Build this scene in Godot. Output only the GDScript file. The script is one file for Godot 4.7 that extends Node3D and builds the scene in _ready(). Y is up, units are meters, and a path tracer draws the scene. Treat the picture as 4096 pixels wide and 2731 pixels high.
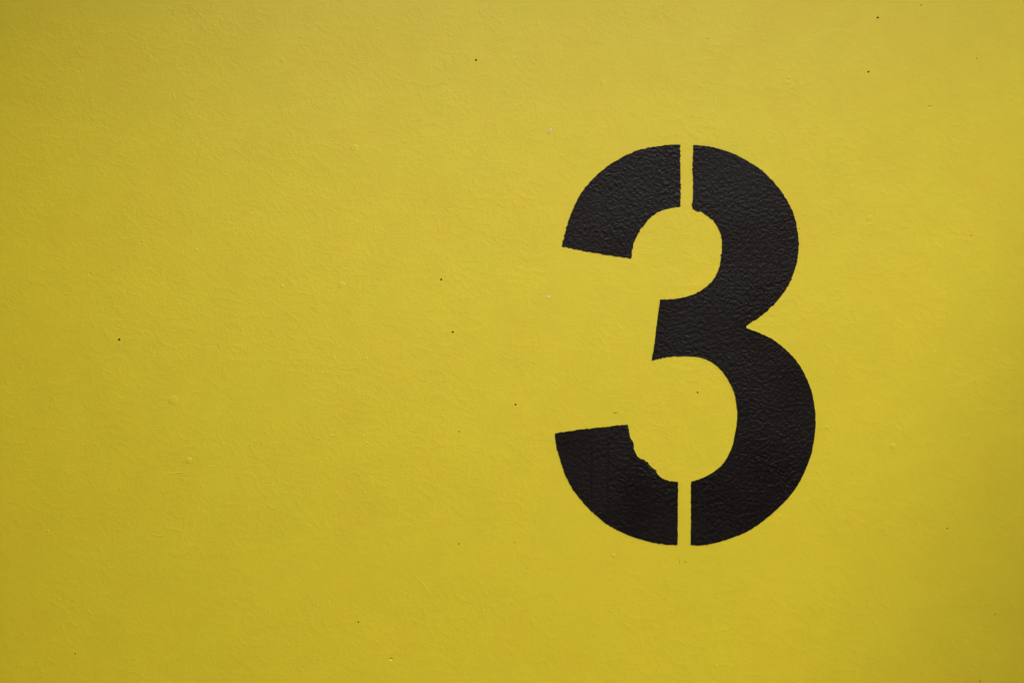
extends Node3D

const S := 0.0004            # metres per unit of the tracing grid
const MID := Vector2(2048.0, 1365.5)
const EYE_Y := 1.5
const TILE := 1.75

var swell := FastNoiseLite.new()
var lump := FastNoiseLite.new()
var rag := FastNoiseLite.new()
var rag2 := FastNoiseLite.new()
var rng := RandomNumberGenerator.new()
var M := {}
var taken := {}


# ------------------------------------------------------------------ helpers
func numbered(called: String, parent: Node) -> String:
	var key := str(parent.get_instance_id()) + called
	var n: int = taken.get(key, 0)
	taken[key] = n + 1
	return called if n == 0 else "%s_%03d" % [called, n]


func commit(called: String, mesh: ArrayMesh, material: Material, parent: Node) -> MeshInstance3D:
	var o := MeshInstance3D.new()
	o.name = numbered(called, parent)
	o.mesh = mesh
	o.material_override = null
	for i in mesh.get_surface_count():
		mesh.surface_set_material(i, material)
	parent.add_child(o, true)
	return o


func to_wall(p: Vector2) -> Vector2:
	return Vector2((p.x - MID.x) * S, EYE_Y - (p.y - MID.y) * S)


func uv_of(x: float, y: float) -> Vector2:
	return Vector2(x / TILE + 0.5, (EYE_Y - y) / TILE + 0.34)


# the plaster is not quite flat: long swells and shallow trowel lumps
func relief(x: float, y: float) -> float:
	var d := maxf(absf(x) - 0.82, absf(y - EYE_Y) - 0.56)
	var k := 1.0 - smoothstep(0.0, 0.10, d)
	return k * (0.0006 * swell.get_noise_2d(x, y) + 0.00013 * lump.get_noise_2d(x, y))


func relief_normal(x: float, y: float) -> Vector3:
	var e := 0.003
	var gx := (relief(x + e, y) - relief(x - e, y)) / (2.0 * e)
	var gy := (relief(x, y + e) - relief(x, y - e)) / (2.0 * e)
	return Vector3(-gx, -gy, 1.0).normalized()


class Build:
	var v := PackedVector3Array()
	var n := PackedVector3Array()
	var t := PackedVector2Array()
	var i := PackedInt32Array()

	func add(p: Vector3, nn: Vector3, uv: Vector2) -> int:
		v.append(p)
		n.append(nn)
		t.append(uv)
		return v.size() - 1

	# a, b, c in either order: turned so that the front looks along the normals
	func tri(a: int, b: int, c: int) -> void:
		var f := (v[b] - v[a]).cross(v[c] - v[a])
		if f.length_squared() < 1e-24:
			return
		if f.dot(n[a] + n[b] + n[c]) > 0.0:
			i.append_array(PackedInt32Array([a, c, b]))
		else:
			i.append_array(PackedInt32Array([a, b, c]))

	func quad(a: int, b: int, c: int, d: int) -> void:
		tri(a, b, c)
		tri(a, c, d)

	func mesh() -> ArrayMesh:
		var arr := []
		arr.resize(Mesh.ARRAY_MAX)
		arr[Mesh.ARRAY_VERTEX] = v
		arr[Mesh.ARRAY_NORMAL] = n
		arr[Mesh.ARRAY_TEX_UV] = t
		arr[Mesh.ARRAY_INDEX] = i
		var m := ArrayMesh.new()
		m.add_surface_from_arrays(Mesh.PRIMITIVE_TRIANGLES, arr)
		return m


func slab(lo: Vector3, hi: Vector3) -> ArrayMesh:
	var b := Build.new()
	for axis in 3:
		for side in [-1.0, 1.0]:
			var nn := Vector3.ZERO
			nn[axis] = side
			var u := (axis + 1) % 3
			var w := (axis + 2) % 3
			var at := []
			for k in [[0, 0], [1, 0], [1, 1], [0, 1]]:
				var p := Vector3.ZERO
				p[axis] = hi[axis] if side > 0 else lo[axis]
				p[u] = hi[u] if k[0] else lo[u]
				p[w] = hi[w] if k[1] else lo[w]
				at.append(b.add(p, nn, Vector2(p[u], p[w])))
			b.quad(at[0], at[1], at[2], at[3])
	return b.mesh()


# ------------------------------------------------------------------ materials
# height of the roller stipple, 2048 x 2048, repeating without a seam
func stipple_heights() -> Array:
	var a := FastNoiseLite.new()
	a.seed = 11
	a.noise_type = FastNoiseLite.TYPE_SIMPLEX_SMOOTH
	a.frequency = 0.13
	a.fractal_type = FastNoiseLite.FRACTAL_FBM
	a.fractal_octaves = 3
	a.fractal_gain = 0.55
	a.domain_warp_enabled = true
	a.domain_warp_amplitude = 9.0
	a.domain_warp_frequency = 0.03
	var b := FastNoiseLite.new()
	b.seed = 23
	b.noise_type = FastNoiseLite.TYPE_SIMPLEX_SMOOTH
	b.frequency = 0.030
	b.fractal_type = FastNoiseLite.FRACTAL_RIDGED
	b.fractal_octaves = 3
	b.domain_warp_enabled = true
	b.domain_warp_amplitude = 22.0
	b.domain_warp_frequency = 0.012
	var c := FastNoiseLite.new()
	c.seed = 37
	c.frequency = 0.006
	c.fractal_octaves = 3
	var d := FastNoiseLite.new()
	d.seed = 41
	d.noise_type = FastNoiseLite.TYPE_SIMPLEX_SMOOTH
	d.frequency = 0.105
	d.fractal_type = FastNoiseLite.FRACTAL_FBM
	d.fractal_octaves = 3
	d.fractal_gain = 0.75
	d.domain_warp_enabled = true
	d.domain_warp_amplitude = 5.0
	d.domain_warp_frequency = 0.05
	var n := 2048
	var id := d.get_seamless_image(n, n).get_data()
	var ia := drawn_out(a, 1850)
	var ib := drawn_out(b, 1600)
	var ic := c.get_seamless_image(n, n).get_data()
	var soft := PackedFloat32Array()
	soft.resize(n * n)
	var hard := PackedFloat32Array()
	hard.resize(n * n)
	for k in n * n:
		var x := ia[k] / 255.0
		var r := ib[k] / 255.0
		var w := ic[k] / 255.0
		soft[k] = x * (0.5 + 0.35 * w) + r * r * r * (0.25 + 1.1 * w)
		hard[k] = (id[k] / 255.0 * 1.1 + x * 0.35 + r * 0.15) * (0.62 + 0.7 * w)
	return [soft, hard]


# noise pulled out sideways, the way the roller dragged the paint
func drawn_out(noise: FastNoiseLite, wide: int) -> PackedByteArray:
	var im := noise.get_seamless_image(wide, 2048)
	im.resize(2048, 2048, Image.INTERPOLATE_CUBIC)
	return im.get_data()


func normal_from(h: PackedFloat32Array, strength: float) -> ImageTexture:
	var im := Image.create_from_data(2048, 2048, false, Image.FORMAT_RF, h.to_byte_array())
	im.bump_map_to_normal_map(strength)
	return ImageTexture.create_from_image(im)


func yellow_tint() -> ImageTexture:
	# faint unevenness of the pigment: a shade redder here, greener there
	var a := FastNoiseLite.new()
	a.seed = 5
	a.frequency = 0.012
	a.fractal_octaves = 5
	a.fractal_gain = 0.6
	var b := FastNoiseLite.new()
	b.seed = 6
	b.frequency = 0.02
	b.fractal_octaves = 6
	b.fractal_gain = 0.7
	var n := 1024
	var ia := a.get_seamless_image(n, n).get_data()
	var ib := b.get_seamless_image(n, n).get_data()
	var out := PackedByteArray()
	out.resize(n * n * 3)
	for k in n * n:
		var hue := ia[k] / 255.0 - 0.5
		var tone := 1.0 + 0.03 * (ib[k] / 255.0 - 0.5)
		out[k * 3] = clampi(roundi(YELLOW.r8 * tone * (1.0 + 0.014 * hue)), 0, 255)
		out[k * 3 + 1] = clampi(roundi(YELLOW.g8 * tone * (1.0 - 0.02 * hue)), 0, 255)
		out[k * 3 + 2] = clampi(roundi(YELLOW.b8 * tone), 0, 255)
	return ImageTexture.create_from_image(Image.create_from_data(n, n, false, Image.FORMAT_RGB8, out))


const YELLOW := Color(0.872, 0.786, 0.145)


func materials() -> void:
	var h := stipple_heights()
	var soft := normal_from(h[0], 9.0)
	var hard := normal_from(h[1], 12.0)
	var y := StandardMaterial3D.new()
	y.resource_name = "yellow_wall_paint"
	y.albedo_texture = yellow_tint()
	y.roughness = 0.5
	y.metallic_specular = 0.54
	y.normal_enabled = true
	y.normal_texture = soft
	y.normal_scale = 0.035
	M.yellow = y
	var k := StandardMaterial3D.new()
	k.resource_name = "black_stencil_paint"
	k.albedo_color = Color(0.0052, 0.0034, 0.0028).linear_to_srgb()
	var patch := FastNoiseLite.new()
	patch.seed = 61
	patch.frequency = 0.02
	patch.fractal_octaves = 4
	var sheen := patch.get_seamless_image(512, 512)
	sheen.adjust_bcs(1.3, 0.3, 1.0)
	k.roughness = 0.66
	k.roughness_texture = ImageTexture.create_from_image(sheen)
	k.roughness_texture_channel = BaseMaterial3D.TEXTURE_CHANNEL_RED
	k.metallic_specular = 0.37
	k.normal_enabled = true
	k.normal_texture = hard
	k.normal_scale = 0.108
	M.black = k
	M.run_black = plain("thin_black_run", Color(0.005, 0.0036, 0.0032), 0.42)
	M.run_black.metallic_specular = 0.33
	M.matte_black = plain("matte_black_paint", Color(0.004, 0.0037, 0.0035), 0.9)
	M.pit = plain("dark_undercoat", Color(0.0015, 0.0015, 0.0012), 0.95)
	M.olive = plain("grey_olive_scuff", Color(0.30, 0.24, 0.035), 0.8)
	M.chip = plain("white_filler", Color(0.8, 0.78, 0.66), 0.6)
	M.concrete = plain("weathered_concrete", Color(0.07, 0.068, 0.063), 0.9)
	M.render = plain("warm_pale_render", Color(0.46, 0.395, 0.36), 0.9)
	M.tar = plain("tarred_base", Color(0.02, 0.02, 0.02), 0.9)
	M.asphalt = plain("asphalt", Color(0.05, 0.05, 0.052), 0.95)


func plain(called: String, linear_color: Color, rough: float) -> StandardMaterial3D:
	var m := StandardMaterial3D.new()
	m.resource_name = called
	m.albedo_color = linear_color.linear_to_srgb()
	m.roughness = rough
	return m


# ------------------------------------------------------------------ the wall
const CELL := 0.004
const HALF := 2      # a hole replaces four by four cells
const W_CELLS := 464
const H_CELLS := 336


# holes: [x, y, radius across, stretch, angle, depth in radii, kind]
func wall_face(holes: Array) -> Array:
	var b := Build.new()
	var x0 := -W_CELLS * CELL / 2.0
	var y0 := EYE_Y - H_CELLS * CELL / 2.0
	var stride := W_CELLS + 1
	for iy in H_CELLS + 1:
		for ix in stride:
			var x := x0 + ix * CELL
			var y := y0 + iy * CELL
			b.add(Vector3(x, y, relief(x, y)), relief_normal(x, y), uv_of(x, y))
	var gone := {}
	var pits := []
	for hole in holes:
		var p := to_wall(Vector2(hole[0], hole[1]))
		var cx := roundi((p.x - x0) / CELL)
		var cy := roundi((p.y - y0) / CELL)
		var clash := false
		for dy in range(-HALF, HALF):
			for dx in range(-HALF, HALF):
				clash = clash or gone.has(Vector2i(cx + dx, cy + dy))
		if clash:
			continue
		for dy in range(-HALF, HALF):
			for dx in range(-HALF, HALF):
				gone[Vector2i(cx + dx, cy + dy)] = true
		var rim := []
		for s in 2 * HALF:
			rim.append(Vector2i(cx - HALF + s, cy - HALF))
		for s in 2 * HALF:
			rim.append(Vector2i(cx + HALF, cy - HALF + s))
		for s in 2 * HALF:
			rim.append(Vector2i(cx + HALF - s, cy + HALF))
		for s in 2 * HALF:
			rim.append(Vector2i(cx - HALF, cy + HALF - s))
		var lip := []
		for q in rim:
			var at := Vector2(x0 + q.x * CELL, y0 + q.y * CELL)
			var dir := (at - p).angle()
			var e := ring_point(p, dir, hole)
			lip.append(e)
		var base := b.v.size()
		for e in lip:
			b.add(Vector3(e.x, e.y, relief(e.x, e.y)), relief_normal(e.x, e.y), uv_of(e.x, e.y))
		for s in rim.size():
			var s2 := (s + 1) % rim.size()
			b.quad(rim[s].y * stride + rim[s].x, rim[s2].y * stride + rim[s2].x, base + s2, base + s)
		pits.append([hole, p, lip])
	for iy in H_CELLS:
		for ix in W_CELLS:
			if not gone.has(Vector2i(ix, iy)):
				var k := iy * stride + ix
				b.i.append_array(PackedInt32Array([k, k + stride, k + stride + 1, k, k + stride + 1, k + 1]))
	# the plain rest of the wall around that
	var x1 := x0 + W_CELLS * CELL
	var y1 := y0 + H_CELLS * CELL
	for r in [[-2.4, 0.0, x0, 3.55], [x1, 0.0, 2.4, 3.55], [x0, 0.0, x1, y0], [x0, y1, x1, 3.55]]:
		var at := []
		for c in [[0, 1], [2, 1], [2, 3], [0, 3]]:
			at.append(b.add(Vector3(r[c[0]], r[c[1]], 0.0), Vector3.BACK, uv_of(r[c[0]], r[c[1]])))
		b.quad(at[0], at[1], at[2], at[3])
	return [b.mesh(), pits]


func ring_point(p: Vector2, dir: float, hole: Array) -> Vector2:
	var r: float = hole[2] * S * 1.2
	var a: float = dir - hole[4]
	var long: float = hole[3]
	var k := 1.0 / sqrt(pow(cos(a) / long, 2.0) + pow(sin(a), 2.0))
	k *= 1.0 + 0.10 * sin(3.0 * dir + hole[0])
	return p + Vector2(cos(dir), sin(dir)) * r * k


func pit_mesh(pit: Array) -> ArrayMesh:
	var b := Build.new()
	var hole: Array = pit[0]
	var p: Vector2 = pit[1]
	var lip: Array = pit[2]
	var deep: float = hole[2] * S * hole[5] * (0.55 if hole[6] == 1 else 1.7)
	var rings := [[1.0, 0.0], [0.93, 0.25], [0.78, 0.7], [0.4, 1.0]]
	var n: int = lip.size()
	for r in rings:
		for e in lip:
			var q: Vector2 = p.lerp(e, r[0])
			var out: Vector2 = (e - p).normalized()
			var slope: float = clampf(deep / (hole[2] * S), 0.0, 3.0)
			b.add(Vector3(q.x, q.y, relief(e.x, e.y) - deep * r[1]), Vector3(-out.x * slope, -out.y * slope, 1.0).normalized(), uv_of(q.x, q.y))
	var low := b.add(Vector3(p.x, p.y, relief(p.x, p.y) - deep), Vector3.BACK, uv_of(p.x, p.y))
	for r in rings.size() - 1:
		for s in n:
			var s2 := (s + 1) % n
			b.quad(r * n + s, r * n + s2, (r + 1) * n + s2, (r + 1) * n + s)
	for s in n:
		b.tri((rings.size() - 1) * n + s, (rings.size() - 1) * n + (s + 1) % n, low)
	return b.mesh()


# a blister or grain under the paint skin: a low cap with a rounded rim
func cap_mesh(px: float, py: float, r_px: float, rise: float, flat: float, stretch := 1.0, turn := 0.0, lift := 0.0) -> ArrayMesh:
	var b := Build.new()
	var c := to_wall(Vector2(px, py))
	var r := r_px * S
	var n := 20
	var rings := [0.0, 0.35, 0.6, 0.78, 0.9, 0.97, 1.0]
	var h := func(t: float) -> float: return rise * r * (1.0 - pow(t, flat))
	for t in rings:
		for s in n:
			var a := TAU * s / n
			var wob := 1.0 + 0.07 * sin(2.0 * a + px) + 0.05 * sin(3.0 * a + py)
			var d := Vector2(cos(a) * stretch, sin(a)).rotated(turn) * wob
			var q: Vector2 = c + d * r * t
			var z: float = relief(q.x, q.y) + lift + h.call(t) - (0.00012 if t == 1.0 else 0.0)
			var slope: float = rise * flat * pow(t, flat - 1.0)
			b.add(Vector3(q.x, q.y, z), Vector3(d.normalized().x * slope, d.normalized().y * slope, 1.0).normalized(), uv_of(q.x, q.y))
	for k in rings.size() - 1:
		for s in n:
			var s2 := (s + 1) % n
			b.quad(k * n + s, k * n + s2, (k + 1) * n + s2, (k + 1) * n + s)
	return b.mesh()


# a wrinkle, run or scuff: a low tapering ridge along a line
func ridge_mesh(line: Array, half_px: float, rise_px: float, lift := 0.0) -> ArrayMesh:
	var b := Build.new()
	var curve := Curve2D.new()
	for q in line:
		curve.add_point(to_wall(Vector2(q[0], q[1])))
	var long := curve.get_baked_length()
	var steps := maxi(6, int(long / (5.0 * S)))
	var across := [-1.0, -0.7, -0.35, 0.0, 0.35, 0.7, 1.0]
	for k in steps + 1:
		var f := float(k) / steps
		var at := curve.sample_baked(f * long)
		var ahead := curve.sample_baked(minf(f * long + 0.0004, long))
		var behind := curve.sample_baked(maxf(f * long - 0.0004, 0.0))
		var along := (ahead - behind).normalized()
		var side := Vector2(-along.y, along.x)
		var taper := pow(sin(PI * clampf(f, 0.03, 0.97)), 0.5) * (1.0 + 0.25 * rag.get_noise_2d(k * 9.0, line[0][0]))
		for a in across:
			var w: float = half_px * S * taper
			var q: Vector2 = at + side * a * w
			var z: float = relief(q.x, q.y) + lift + rise_px * S * taper * (0.5 + 0.5 * cos(PI * a)) - (0.0001 if absf(a) == 1.0 else 0.0)
			var slope: float = rise_px / half_px * 0.5 * PI * sin(PI * a)
			b.add(Vector3(q.x, q.y, z), Vector3(side.x * slope, side.y * slope, 1.0).normalized(), uv_of(q.x, q.y))
	var n := across.size()
	for k in steps:
		for s in n - 1:
			b.quad(k * n + s, k * n + s + 1, (k + 1) * n + s + 1, (k + 1) * n + s)
	return b.mesh()


# ------------------------------------------------------------------ the numeral
# an outline as runs of points; a run is smooth inside, corners lie between runs
func ragged_outline(runs: Array) -> PackedVector2Array:
	var line := PackedVector2Array()
	for run in runs:
		var rough: float = run[0]
		var pts: Array = run[1]
		var dense := PackedVector2Array()
		for k in pts.size() - 1:
			var p1 := Vector2(pts[k][0], pts[k][1])
			var p2 := Vector2(pts[k + 1][0], pts[k + 1][1])
			var p0 := Vector2(pts[k - 1][0], pts[k - 1][1]) if k > 0 else 2.0 * p1 - p2
			var p3 := Vector2(pts[k + 2][0], pts[k + 2][1]) if k + 2 < pts.size() else 2.0 * p2 - p1
			var d0 := p0.distance_to(p1)
			var d1 := p1.distance_to(p2)
			var d2 := p2.distance_to(p3)
			var n := maxi(1, int(d1 / 4.0))
			for s in n:
				dense.append(p1.cubic_interpolate_in_time(p2, p0, p3, float(s) / n, d1, -d0, d1 + d2))
		dense.append(Vector2(pts[-1][0], pts[-1][1]))
		for pass_ in (run[2] if run.size() > 2 else 4):
			for k in range(1, dense.size() - 1):
				dense[k] = dense[k] * 0.5 + (dense[k - 1] + dense[k + 1]) * 0.25
		for k in dense.size() - 1:
			var q := dense[k]
			if k > 0:
				var along := (dense[k + 1] - dense[k - 1]).normalized()
				var side := Vector2(-along.y, along.x)
				var blobs := rag.get_noise_2d(q.x, q.y)
				q += side * rough * 1.6 * (2.0 * blobs + 1.3 * rag2.get_noise_2d(q.x, q.y))
				q += along * 0.8 * rag2.get_noise_2d(q.y, q.x)
			line.append(q)
	return line


func stroke_mesh(outline: PackedVector2Array, lift: float) -> ArrayMesh:
	var b := Build.new()
	var poly := PackedVector2Array()
	for q in outline:
		poly.append(to_wall(q))
	if Geometry2D.is_polygon_clockwise(poly):
		poly.reverse()
	var lo := poly[0]
	var hi := poly[0]
	for q in poly:
		lo = lo.min(q)
		hi = hi.max(q)
	var cell := 0.016
	for iy in range(floori(lo.y / cell), ceili(hi.y / cell)):
		for ix in range(floori(lo.x / cell), ceili(hi.x / cell)):
			var c := Vector2(ix, iy) * cell
			var square := PackedVector2Array([c, c + Vector2(cell, 0), c + Vector2(cell, cell), c + Vector2(0, cell)])
			for piece in Geometry2D.intersect_polygons(square, poly):
				var tris := Geometry2D.triangulate_polygon(piece)
				var base := b.v.size()
				for q in piece:
					b.add(Vector3(q.x, q.y, relief(q.x, q.y) + lift), relief_normal(q.x, q.y), uv_of(q.x, q.y))
				for k in range(0, tris.size(), 3):
					b.tri(base + tris[k], base + tris[k + 1], base + tris[k + 2])
	var n := poly.size()
	for k in n:
		var p := poly[k]
		var q := poly[(k + 1) % n]
		var out := Vector3((q - p).y, -(q - p).x, 0.0).normalized()
		var at := []
		for e in [[p, lift], [q, lift], [q, -0.0003], [p, -0.0003]]:
			at.append(b.add(Vector3(e[0].x, e[0].y, relief(e[0].x, e[0].y) + e[1]), out, uv_of(e[0].x, e[0].y)))
		b.quad(at[0], at[1], at[2], at[3])
	return b.mesh()


# ------------------------------------------------------------------ scene
func _ready() -> void:
	var cam := Camera3D.new()
	cam.name = "camera"
	cam.fov = 30.0
	cam.position = Vector3(0.0, EYE_Y, 0.5462 / tan(deg_to_rad(15.0)))
	cam.near = 0.05
	cam.far = 400.0
	add_child(cam)
	cam.current = true

	var sky_look := ProceduralSkyMaterial.new()
	sky_look.sky_top_color = Color(0.95, 0.955, 0.96)
	sky_look.sky_horizon_color = Color(0.95, 0.95, 0.945)
	sky_look.sky_curve = 0.2
	sky_look.ground_bottom_color = Color(0.22, 0.21, 0.20)
	sky_look.ground_horizon_color = Color(0.40, 0.39, 0.37)
	sky_look.ground_curve = 0.05
	sky_look.sun_angle_max = 1.0
	var sky := Sky.new()
	sky.sky_material = sky_look
	var env := Environment.new()
	env.background_mode = Environment.BG_SKY
	env.sky = sky
	env.tonemap_mode = Environment.TONE_MAPPER_LINEAR
	env.tonemap_exposure = 3.58
	env.sdfgi_enabled = true
	env.ssao_enabled = true
	env.ssil_enabled = true
	var around := WorldEnvironment.new()
	around.name = "world_environment"
	around.environment = env
	add_child(around)

	var sun := DirectionalLight3D.new()
	sun.name = "sun"
	sun.light_energy = 0.15
	sun.light_color = Color(1.0, 0.97, 0.92)
	sun.light_angular_distance = 10.0
	sun.shadow_enabled = true
	add_child(sun)
	sun.look_at_from_position(Vector3(sin(0.6) * cos(0.978), sin(0.978), cos(0.6) * cos(0.978)), Vector3.ZERO)

	rng.seed = 7
	swell.seed = 3
	swell.frequency = 3.2
	swell.fractal_octaves = 2
	lump.seed = 4
	lump.frequency = 20.0
	lump.fractal_octaves = 2
	rag.seed = 8
	rag.frequency = 0.075
	rag.fractal_octaves = 2
	rag2.seed = 9
	rag2.frequency = 0.16
	rag2.fractal_octaves = 2
	materials()

	# ---- ground in front of the wall
	var ground := commit("ground", slab(Vector3(-60, -0.3, 0.0), Vector3(60, 0.0, 120)), M.asphalt, self)
	ground.set_meta("kind", "structure")

	# ---- the yellow wall with its blemishes
	var wall := Node3D.new()
	wall.name = "painted_wall"
	add_child(wall)
	wall.set_meta("label", "yellow painted plaster wall with fine roller stipple and scattered dark pinholes")
	wall.set_meta("category", "wall")

	# x, y, radius, stretch, angle, depth, kind
	var holes := [
		[475, 1358, 4.0, 1.0, 0.0, 2.6, 0], [1904, 240, 3.2, 1.35, 1.3, 2.6, 0], [3513, 70, 3.1, 1.3, -0.3, 2.6, 0],
		[3475, 287, 3.1, 1.15, 0.8, 2.6, 0], [1764, 1118, 3.0, 1.4, 1.9, 2.4, 0], [1811, 1328, 3.2, 1.15, 0.3, 2.6, 0],
		[2062, 1618, 2.8, 1.3, -0.3, 2.4, 0], [2791, 1569, 2.8, 1.0, 0.0, 2.6, 0], [1836, 1726, 2.3, 1.1, 0.0, 2.4, 0],
		[299, 2614, 2.4, 1.1, 0.0, 2.4, 0], [1835, 2175, 2.3, 1.1, 0.0, 2.4, 0], [1433, 2488, 2.5, 1.2, -0.4, 2.4, 0],
		[3791, 2113, 2.3, 1.0, 0.0, 2.4, 0], [2057, 2170, 2.0, 1.0, 0.0, 2.2, 0], [3982, 2456, 1.8, 1.0, 0.0, 2.2, 0],
		[3922, 2723, 1.9, 1.0, 0.0, 2.2, 0], [3686, 20, 1.8, 1.2, 1.4, 2.2, 0], [3886, 942, 1.7, 1.0, 0.0, 2.2, 0],
		[2109, 2271, 1.5, 1.0, 0.0, 2.0, 0], [3909, 233, 1.6, 1.2, 1.5, 2.0, 0],
		[3720, 427, 4.6, 1.3, 0.0, 0.9, 1], [2830, 156, 3.4, 1.1, -0.8, 1.5, 1], [1503, 1554, 3.6, 1.0, 0.0, 0.9, 1],
		[1563, 2636, 5.4, 1.6, -0.2, 0.9, 1], [3543, 2350, 2.2, 1.0, 0.0, 1.2, 1], [1321, 2408, 2.6, 1.6, 0.2, 1.0, 1],
		[211, 813, 3.4, 1.2, -0.3, 0.8, 1], [357, 1095, 3.0, 1.4, -0.8, 0.8, 1], [1305, 201, 2.6, 1.0, 0.0, 0.8, 1],
		[404, 612, 3.2, 1.4, 0.3, 0.7, 1], [1079, 579, 3.6, 1.0, 0.0, 0.7, 1], [1986, 934, 2.0, 1.0, 0.0, 1.0, 1],
		[3255, 131, 2.8, 1.8, 0.2, 0.9, 1], [904, 1884, 3.2, 1.0, 0.0, 0.8, 1], [2133, 1778, 2.4, 1.2, 0.0, 0.9, 1],
		[1429, 1697, 2.6, 1.8, 0.4, 0.8, 1], [3716, 1455, 2.4, 1.0, 0.0, 0.7, 1], [3263, 1492, 2.2, 1.0, 0.0, 0.8, 1],
		[560, 970, 3.4, 1.5, 0.0, 0.9, 1], [316, 285, 2.6, 1.8, -0.1, 0.8, 1],
	]
	var face := wall_face(holes)
	commit("wall_face", face[0], M.yellow, wall)
	commit("wall_core", slab(Vector3(-2.4, 0.0, -0.25), Vector3(2.4, 3.55, -0.014)), M.concrete, wall)
	for pit in face[1]:
		var shallow: bool = pit[0][6] == 1
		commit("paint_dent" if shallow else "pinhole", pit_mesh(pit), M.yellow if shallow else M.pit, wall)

	# x, y, radius, rise, flatness, stretch, turn
	for c in [
		[692, 1601, 20, 0.16, 5.0, 1.0, 0.0], [753, 1841, 13, 0.26, 3.0, 1.1, 0.2], [784, 998, 7, 0.42, 3.0, 1.1, 0.0],
		[83, 1468, 8, 0.3, 3.0, 1.0, 0.0], [1128, 240, 11, 0.2, 4.0, 1.2, -0.3], [1416, 590, 14, 0.14, 4.0, 1.3, 0.1],
		[3157, 310, 8, 0.36, 3.5, 1.0, 0.0], [3309, 1709, 8, 0.3, 3.5, 1.1, -0.4], [3573, 1785, 11, 0.26, 4.0, 1.2, 0.0],
		[2455, 2223, 8, 0.3, 3.0, 1.2, 0.0], [2198, 527, 9, 0.26, 3.0, 1.1, 0.0], [2194, 1191, 7, 0.2, 3.0, 1.0, 0.0],
		[1128, 1144, 8, 0.3, 3.0, 1.4, -0.4], [1365, 1139, 13, 0.2, 3.0, 1.3, 0.5], [188, 2124, 7, 0.3, 3.0, 1.0, 0.0],
		[1799, 137, 9, 0.14, 3.0, 1.0, 0.0], [1464, 1434, 6, 0.36, 3.0, 1.0, 0.0], [3480, 872, 12, 0.14, 3.0, 1.4, 0.1],
		[3054, 142, 6, 0.3, 3.0, 1.0, 0.0], [2409, 331, 6, 0.26, 3.0, 1.5, 0.1], [1507, 1549, 5, 0.34, 3.0, 1.0, 0.0],
		[1214, 295, 6, 0.22, 3.0, 1.6, 0.0], [1004, 1037, 5, 0.3, 3.0, 1.0, 0.0], [3120, 2065, 8, 0.2, 3.0, 1.4, 0.1],
		[235, 2398, 6, 0.34, 2.4, 1.0, 0.0], [1456, 1970, 5, 0.4, 2.6, 1.8, 0.0], [2864, 2663, 7, 0.24, 3.0, 1.5, 0.2],
		[3316, 1753, 5, 0.3, 3.0, 1.0, 0.0], [731, 1917, 9, 0.2, 3.0, 1.8, -0.2], [806, 1946, 6, 0.3, 3.0, 1.0, 0.0],
	]:
		commit("paint_blister", cap_mesh(c[0], c[1], c[2], c[3] * 0.38, c[4], c[5], c[6]), M.yellow, wall)

	for c in [
		[[[688, 374], [695, 385], [701, 398]], 4.0, 2.4], [[[3468, 900], [3484, 896], [3498, 889]], 3.0, 1.8],
		[[[252, 1172], [264, 1176], [276, 1172]], 4.0, 2.0], [[[745, 846], [770, 841], [788, 829]], 4.0, 1.3],
		[[[636, 876], [642, 884], [648, 892]], 3.2, 1.6], [[[1660, 2305], [1690, 2335], [1728, 2380]], 6.0, 0.9],
		[[[660, 1896], [690, 1893], [712, 1890], [740, 1890]], 4.0, 1.5], [[[1316, 1742], [1338, 1742], [1352, 1745]], 3.5, 1.4],
		[[[1460, 1766], [1468, 1770], [1476, 1778]], 3.4, 1.6], [[[1446, 1742], [1456, 1745], [1462, 1745]], 3.0, 1.5],
		[[[1240, 1745], [1262, 1750], [1288, 1756]], 3.5, 1.2], [[[2762, 178], [2780, 176], [2798, 164]], 2.4, 0.9],
		[[[638, 162], [652, 165], [668, 172]], 2.5, 1.0], [[[640, 372], [660, 371], [676, 371]], 2.5, 1.0],
		[[[2322, 1228], [2334, 1226], [2342, 1224]], 2.4, 1.1], [[[1330, 570], [1350, 575], [1372, 584]], 4.0, 1.1],
		[[[600, 2136], [630, 2144], [664, 2140]], 4.0, 1.1], [[[345, 2440], [360, 2452], [372, 2462]], 5.0, 1.4],
		[[[770, 1567], [783, 1568], [795, 1564]], 4.0, 1.6], [[[838, 1864], [860, 1866], [874, 1872]], 4.0, 1.4],
		[[[600, 1733], [622, 1715], [652, 1718]], 4.0, 1.1], [[[1280, 1006], [1300, 1010], [1330, 1010]], 4.0, 1.1],
	]:
		commit("paint_wrinkle", ridge_mesh(c[0], c[1] * 1.2, c[2] * 0.6), M.yellow, wall)

	for c in [[2191, 522, 2.2, 1.0, 0.0], [2203, 517, 3.0, 1.6, 0.9], [2200, 525, 2.2, 1.8, 0.1], [2195, 1187, 3.4, 1.3, -0.2], [2199, 1184, 1.8, 1.4, 1.3]]:
		commit("paint_chip", cap_mesh(c[0], c[1], c[2], 0.5, 2.2, c[3], c[4], 0.0006), M.chip, wall)

	for c in [
		[[[2721, 2238], [2719, 2246], [2716, 2257]], 1.5, 0.5], [[[2733, 2248], [2741, 2246], [2751, 2249]], 1.6, 0.5],
		[[[2452, 1651], [2462, 1651], [2470, 1647]], 3.0, 0.5], [[[3194, 917], [3198, 914], [3200, 911]], 1.4, 0.5],
		[[[2707, 2226], [2711, 2231], [2714, 2236]], 1.0, 0.4],
	]:
		commit("scuff_mark", ridge_mesh(c[0], c[1], c[2]), M.olive, wall)

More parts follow.
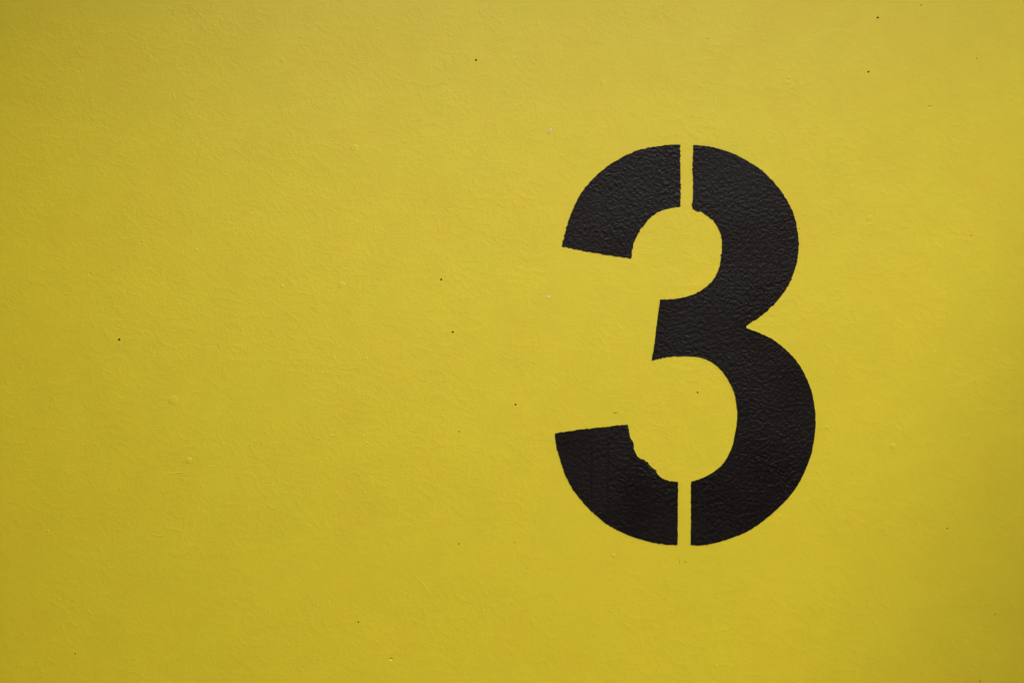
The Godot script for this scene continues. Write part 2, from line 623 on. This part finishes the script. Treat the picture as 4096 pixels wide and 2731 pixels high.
	# the bay the wall stands in: a pier on each side, a plinth below, a canopy above
	commit("pier", slab(Vector3(-1.5, 0.004, 0.003), Vector3(-0.865, 3.365, 1.05)), M.concrete, wall)
	commit("pier", slab(Vector3(1.55, 0.004, 0.003), Vector3(2.4, 3.365, 1.65)), M.concrete, wall)
	commit("plinth", slab(Vector3(-0.862, 0.004, 0.003), Vector3(1.547, 0.935, 0.95)), M.tar, wall)
	commit("canopy", slab(Vector3(-2.4, 3.37, 0.003), Vector3(2.4, 3.55, 0.8)), M.concrete, wall)

	# ---- the rendered front across the yard, seen only in the sheen of the paint
	var front := commit("facing_building", slab(Vector3(-30, 0.004, 6.0), Vector3(30, 4.75, 14.0)), M.render, self)
	front.set_meta("kind", "structure")
	commit("base_course", slab(Vector3(-30, 0.004, 5.9), Vector3(30, 1.8, 5.998)), M.tar, front)

	# ---- the painted numeral
	var numeral := Node3D.new()
	numeral.name = "painted_numeral"
	numeral.position = Vector3.ZERO
	add_child(numeral)
	numeral.set_meta("label", "large black stencilled number 3 painted on the yellow wall")
	numeral.set_meta("category", "numeral")
	var lift := 0.0006

	var upper := commit("stencil_stroke", stroke_mesh(ragged_outline([
		[1.0, [[2721.4, 577.5], [2707, 577], [2680, 579], [2646.4, 583], [2612, 587.5], [2578.6, 594], [2552, 602], [2512.5, 617], [2492.9, 627.5], [2457, 647], [2414, 676], [2378.6, 708], [2343, 747], [2321, 779], [2301.8, 813], [2284, 858], [2268, 904], [2257, 943.6], [2250, 972], [2247, 985]], 16],
		[1.3, [[2247, 985], [2278, 991], [2315, 1000], [2352, 1007], [2400, 1014], [2450, 1022], [2490, 1029], [2525, 1033.6]]],
		[1.2, [[2525, 1033.6], [2528.6, 1011], [2534, 976], [2551.8, 936.4], [2560.7, 918.6], [2585.7, 888], [2603.6, 868.6], [2621, 854], [2650, 840], [2671, 834], [2692.9, 830], [2719.6, 827]], 14],
		[1.1, [[2719.6, 827], [2722, 818], [2722.5, 795], [2723, 770], [2723, 720], [2722.5, 680], [2722, 640], [2721.4, 600], [2721.4, 577.5]]],
	]), lift), M.black, numeral)
	upper.set_meta("label", "upper left arc of the numeral, with small dark runs down its left side")

	var right := commit("stencil_stroke", stroke_mesh(ragged_outline([
		[0.9, [[2773.9, 580], [2792.9, 580.4], [2825, 584.5], [2857, 590], [2885.7, 597], [2928.6, 611.4], [2971.4, 632.9], [3014, 658], [3064, 693.6], [3092.9, 725.7], [3128.6, 768.6], [3153.6, 808], [3171.4, 847], [3185.7, 890], [3193, 930], [3196, 961.4], [3196.5, 985], [3195.7, 1004], [3191, 1040], [3180, 1075.7], [3173, 1100], [3159, 1134], [3142.9, 1160.7], [3122, 1189], [3100, 1214], [3071.4, 1241], [3042.9, 1266], [3014, 1285], [2989, 1299], [2981.4, 1305]], 30],
		[0.0, [[2981.4, 1305], [2980, 1307.5], [2983, 1310.5]]],
		[0.5, [[2983, 1310.5], [2998, 1316], [3021, 1325], [3060.7, 1340], [3092.9, 1357], [3139, 1393], [3178.6, 1432], [3210.7, 1478.6], [3232, 1521.4], [3248, 1564], [3257, 1607], [3262.5, 1657], [3264, 1685], [3262.5, 1713.6], [3259, 1749], [3250, 1803], [3235.7, 1849], [3218, 1888.6], [3201.8, 1924], [3164, 1979.6], [3125, 2020.7], [3078.6, 2063.6], [3032, 2099], [2982, 2129.6], [2951, 2142], [2921, 2153], [2887, 2164], [2853.6, 2173], [2825, 2179], [2800, 2182], [2780, 2182], [2763.5, 2179.6]], 30],
		[0.7, [[2763.5, 2179.6], [2764, 2120], [2764.2, 2060], [2764, 1990], [2765, 1926]]],
		[0.4, [[2765, 1926], [2785.7, 1922.5], [2821, 1906], [2857, 1888.6], [2889, 1860], [2914, 1824], [2928.6, 1792], [2938, 1755], [2945.5, 1713.6], [2950, 1686], [2951.8, 1660], [2949.5, 1635], [2946, 1614], [2941, 1578.6], [2932, 1550], [2914, 1521], [2885.7, 1478.6], [2857, 1452], [2821, 1434], [2785.7, 1425.5], [2750, 1424]], 50],
		[1.2, [[2750, 1424], [2721, 1424], [2678.6, 1427], [2642.9, 1434], [2607, 1443]]],
		[0.5, [[2607, 1443], [2617.9, 1378.6], [2626.8, 1300], [2635.7, 1235.7], [2641, 1198]]],
		[0.7, [[2641, 1198], [2685.7, 1196.4], [2728.6, 1191], [2771.4, 1179], [2807, 1161], [2835.7, 1141], [2857, 1116], [2866, 1100], [2876.8, 1075.7], [2884, 1042], [2888, 1015], [2889, 990], [2889, 968.6], [2885.7, 936.4], [2876, 914], [2864, 892], [2850, 875.7], [2832, 865], [2817.9, 854], [2803, 844.5]], 40],
		[1.1, [[2803, 844.5], [2797, 845], [2790, 847], [2784, 843], [2778, 837], [2769.6, 831]], 1],
		[1.1, [[2769.6, 831], [2769, 811.4], [2772, 790], [2773, 754], [2772, 715], [2770, 683], [2771.5, 650], [2772.5, 620], [2773.9, 580]]],
	]), lift), M.black, numeral)
	right.set_meta("label", "right body of the numeral with its two bowls and short middle arm")

	var lower := commit("stencil_stroke", stroke_mesh(ragged_outline([
		[0.7, [[2220, 1733], [2243, 1729], [2270, 1725], [2310, 1719], [2360, 1713], [2420, 1707], [2470, 1701], [2511.4, 1696.8]]],
		[1.1, [[2511.4, 1696.8], [2517.5, 1728], [2524.6, 1756.4], [2533.6, 1771], [2537, 1795.7], [2546, 1817], [2557.9, 1835], [2569, 1834], [2583.6, 1842], [2605, 1867], [2628, 1885], [2633, 1901], [2648, 1912], [2676.4, 1922.5], [2712, 1927]]],
		[0.6, [[2712, 1927], [2713, 1960], [2712, 2020], [2711.5, 2100], [2711, 2179.6]]],
		[0.8, [[2711, 2179.6], [2705, 2181], [2685, 2178.5], [2658.6, 2177.9], [2625, 2172], [2594, 2165], [2565, 2157], [2537, 2149], [2490.7, 2129.6], [2451, 2110], [2412, 2085], [2380, 2056], [2326, 2003], [2290.7, 1956], [2264, 1906], [2248, 1860], [2233.6, 1813.6], [2224.6, 1781], [2220.4, 1753], [2220, 1733]], 24],
	]), lift), M.black, numeral)
	lower.set_meta("label", "lower left arc of the numeral with a thick smear on its inner edge")

	# dried runs, pits and the thick lip of paint on the strokes
	for c in [
		[[[2364, 724], [2362, 732], [2359, 740]], 4.0], [[[2369, 754], [2364, 766], [2367, 780]], 4.0],
		[[[2366, 792], [2367, 799], [2366, 806]], 3.6], [[[2368, 838], [2369, 846], [2370, 853]], 2.4],
		[[[2369, 968], [2369, 984], [2368, 997]], 2.6],
	]:
		commit("paint_run", ridge_mesh(c[0], c[1], 1.2, lift + 0.0002), M.matte_black, upper)
	for c in [[2343.6, 1914, 3.0], [2308.6, 1945.7, 3.0], [2420, 1886, 2.2]]:
		commit("dark_pit", cap_mesh(c[0], c[1], c[2], 0.25, 2.2, 1.2, 0.3, lift), M.matte_black, lower)
	commit("dark_pit", cap_mesh(2887, 1020, 4.0, 0.25, 2.2, 1.2, 0.8, lift), M.matte_black, right)
	commit("paint_smear", ridge_mesh([[2562, 1838], [2578, 1850], [2596, 1871], [2616, 1884], [2630, 1897]], 7.0, 1.5, lift), M.black, lower)
	commit("paint_smear", ridge_mesh([[2568, 1858], [2588, 1876], [2606, 1893], [2624, 1899]], 4.5, 0.9, lift), M.black, lower)
	for c in [[2366, 1745, 2030, 7.0], [2432, 1722, 2080, 6.0], [2600, 1905, 2140, 8.0]]:
		commit("paint_run", ridge_mesh([[c[0], c[1]], [c[0] + 3, lerpf(c[1], c[2], 0.3)], [c[0] - 1, lerpf(c[1], c[2], 0.65)], [c[0] + 1, c[2]]], c[3], 0.5, lift), M.run_black, lower)
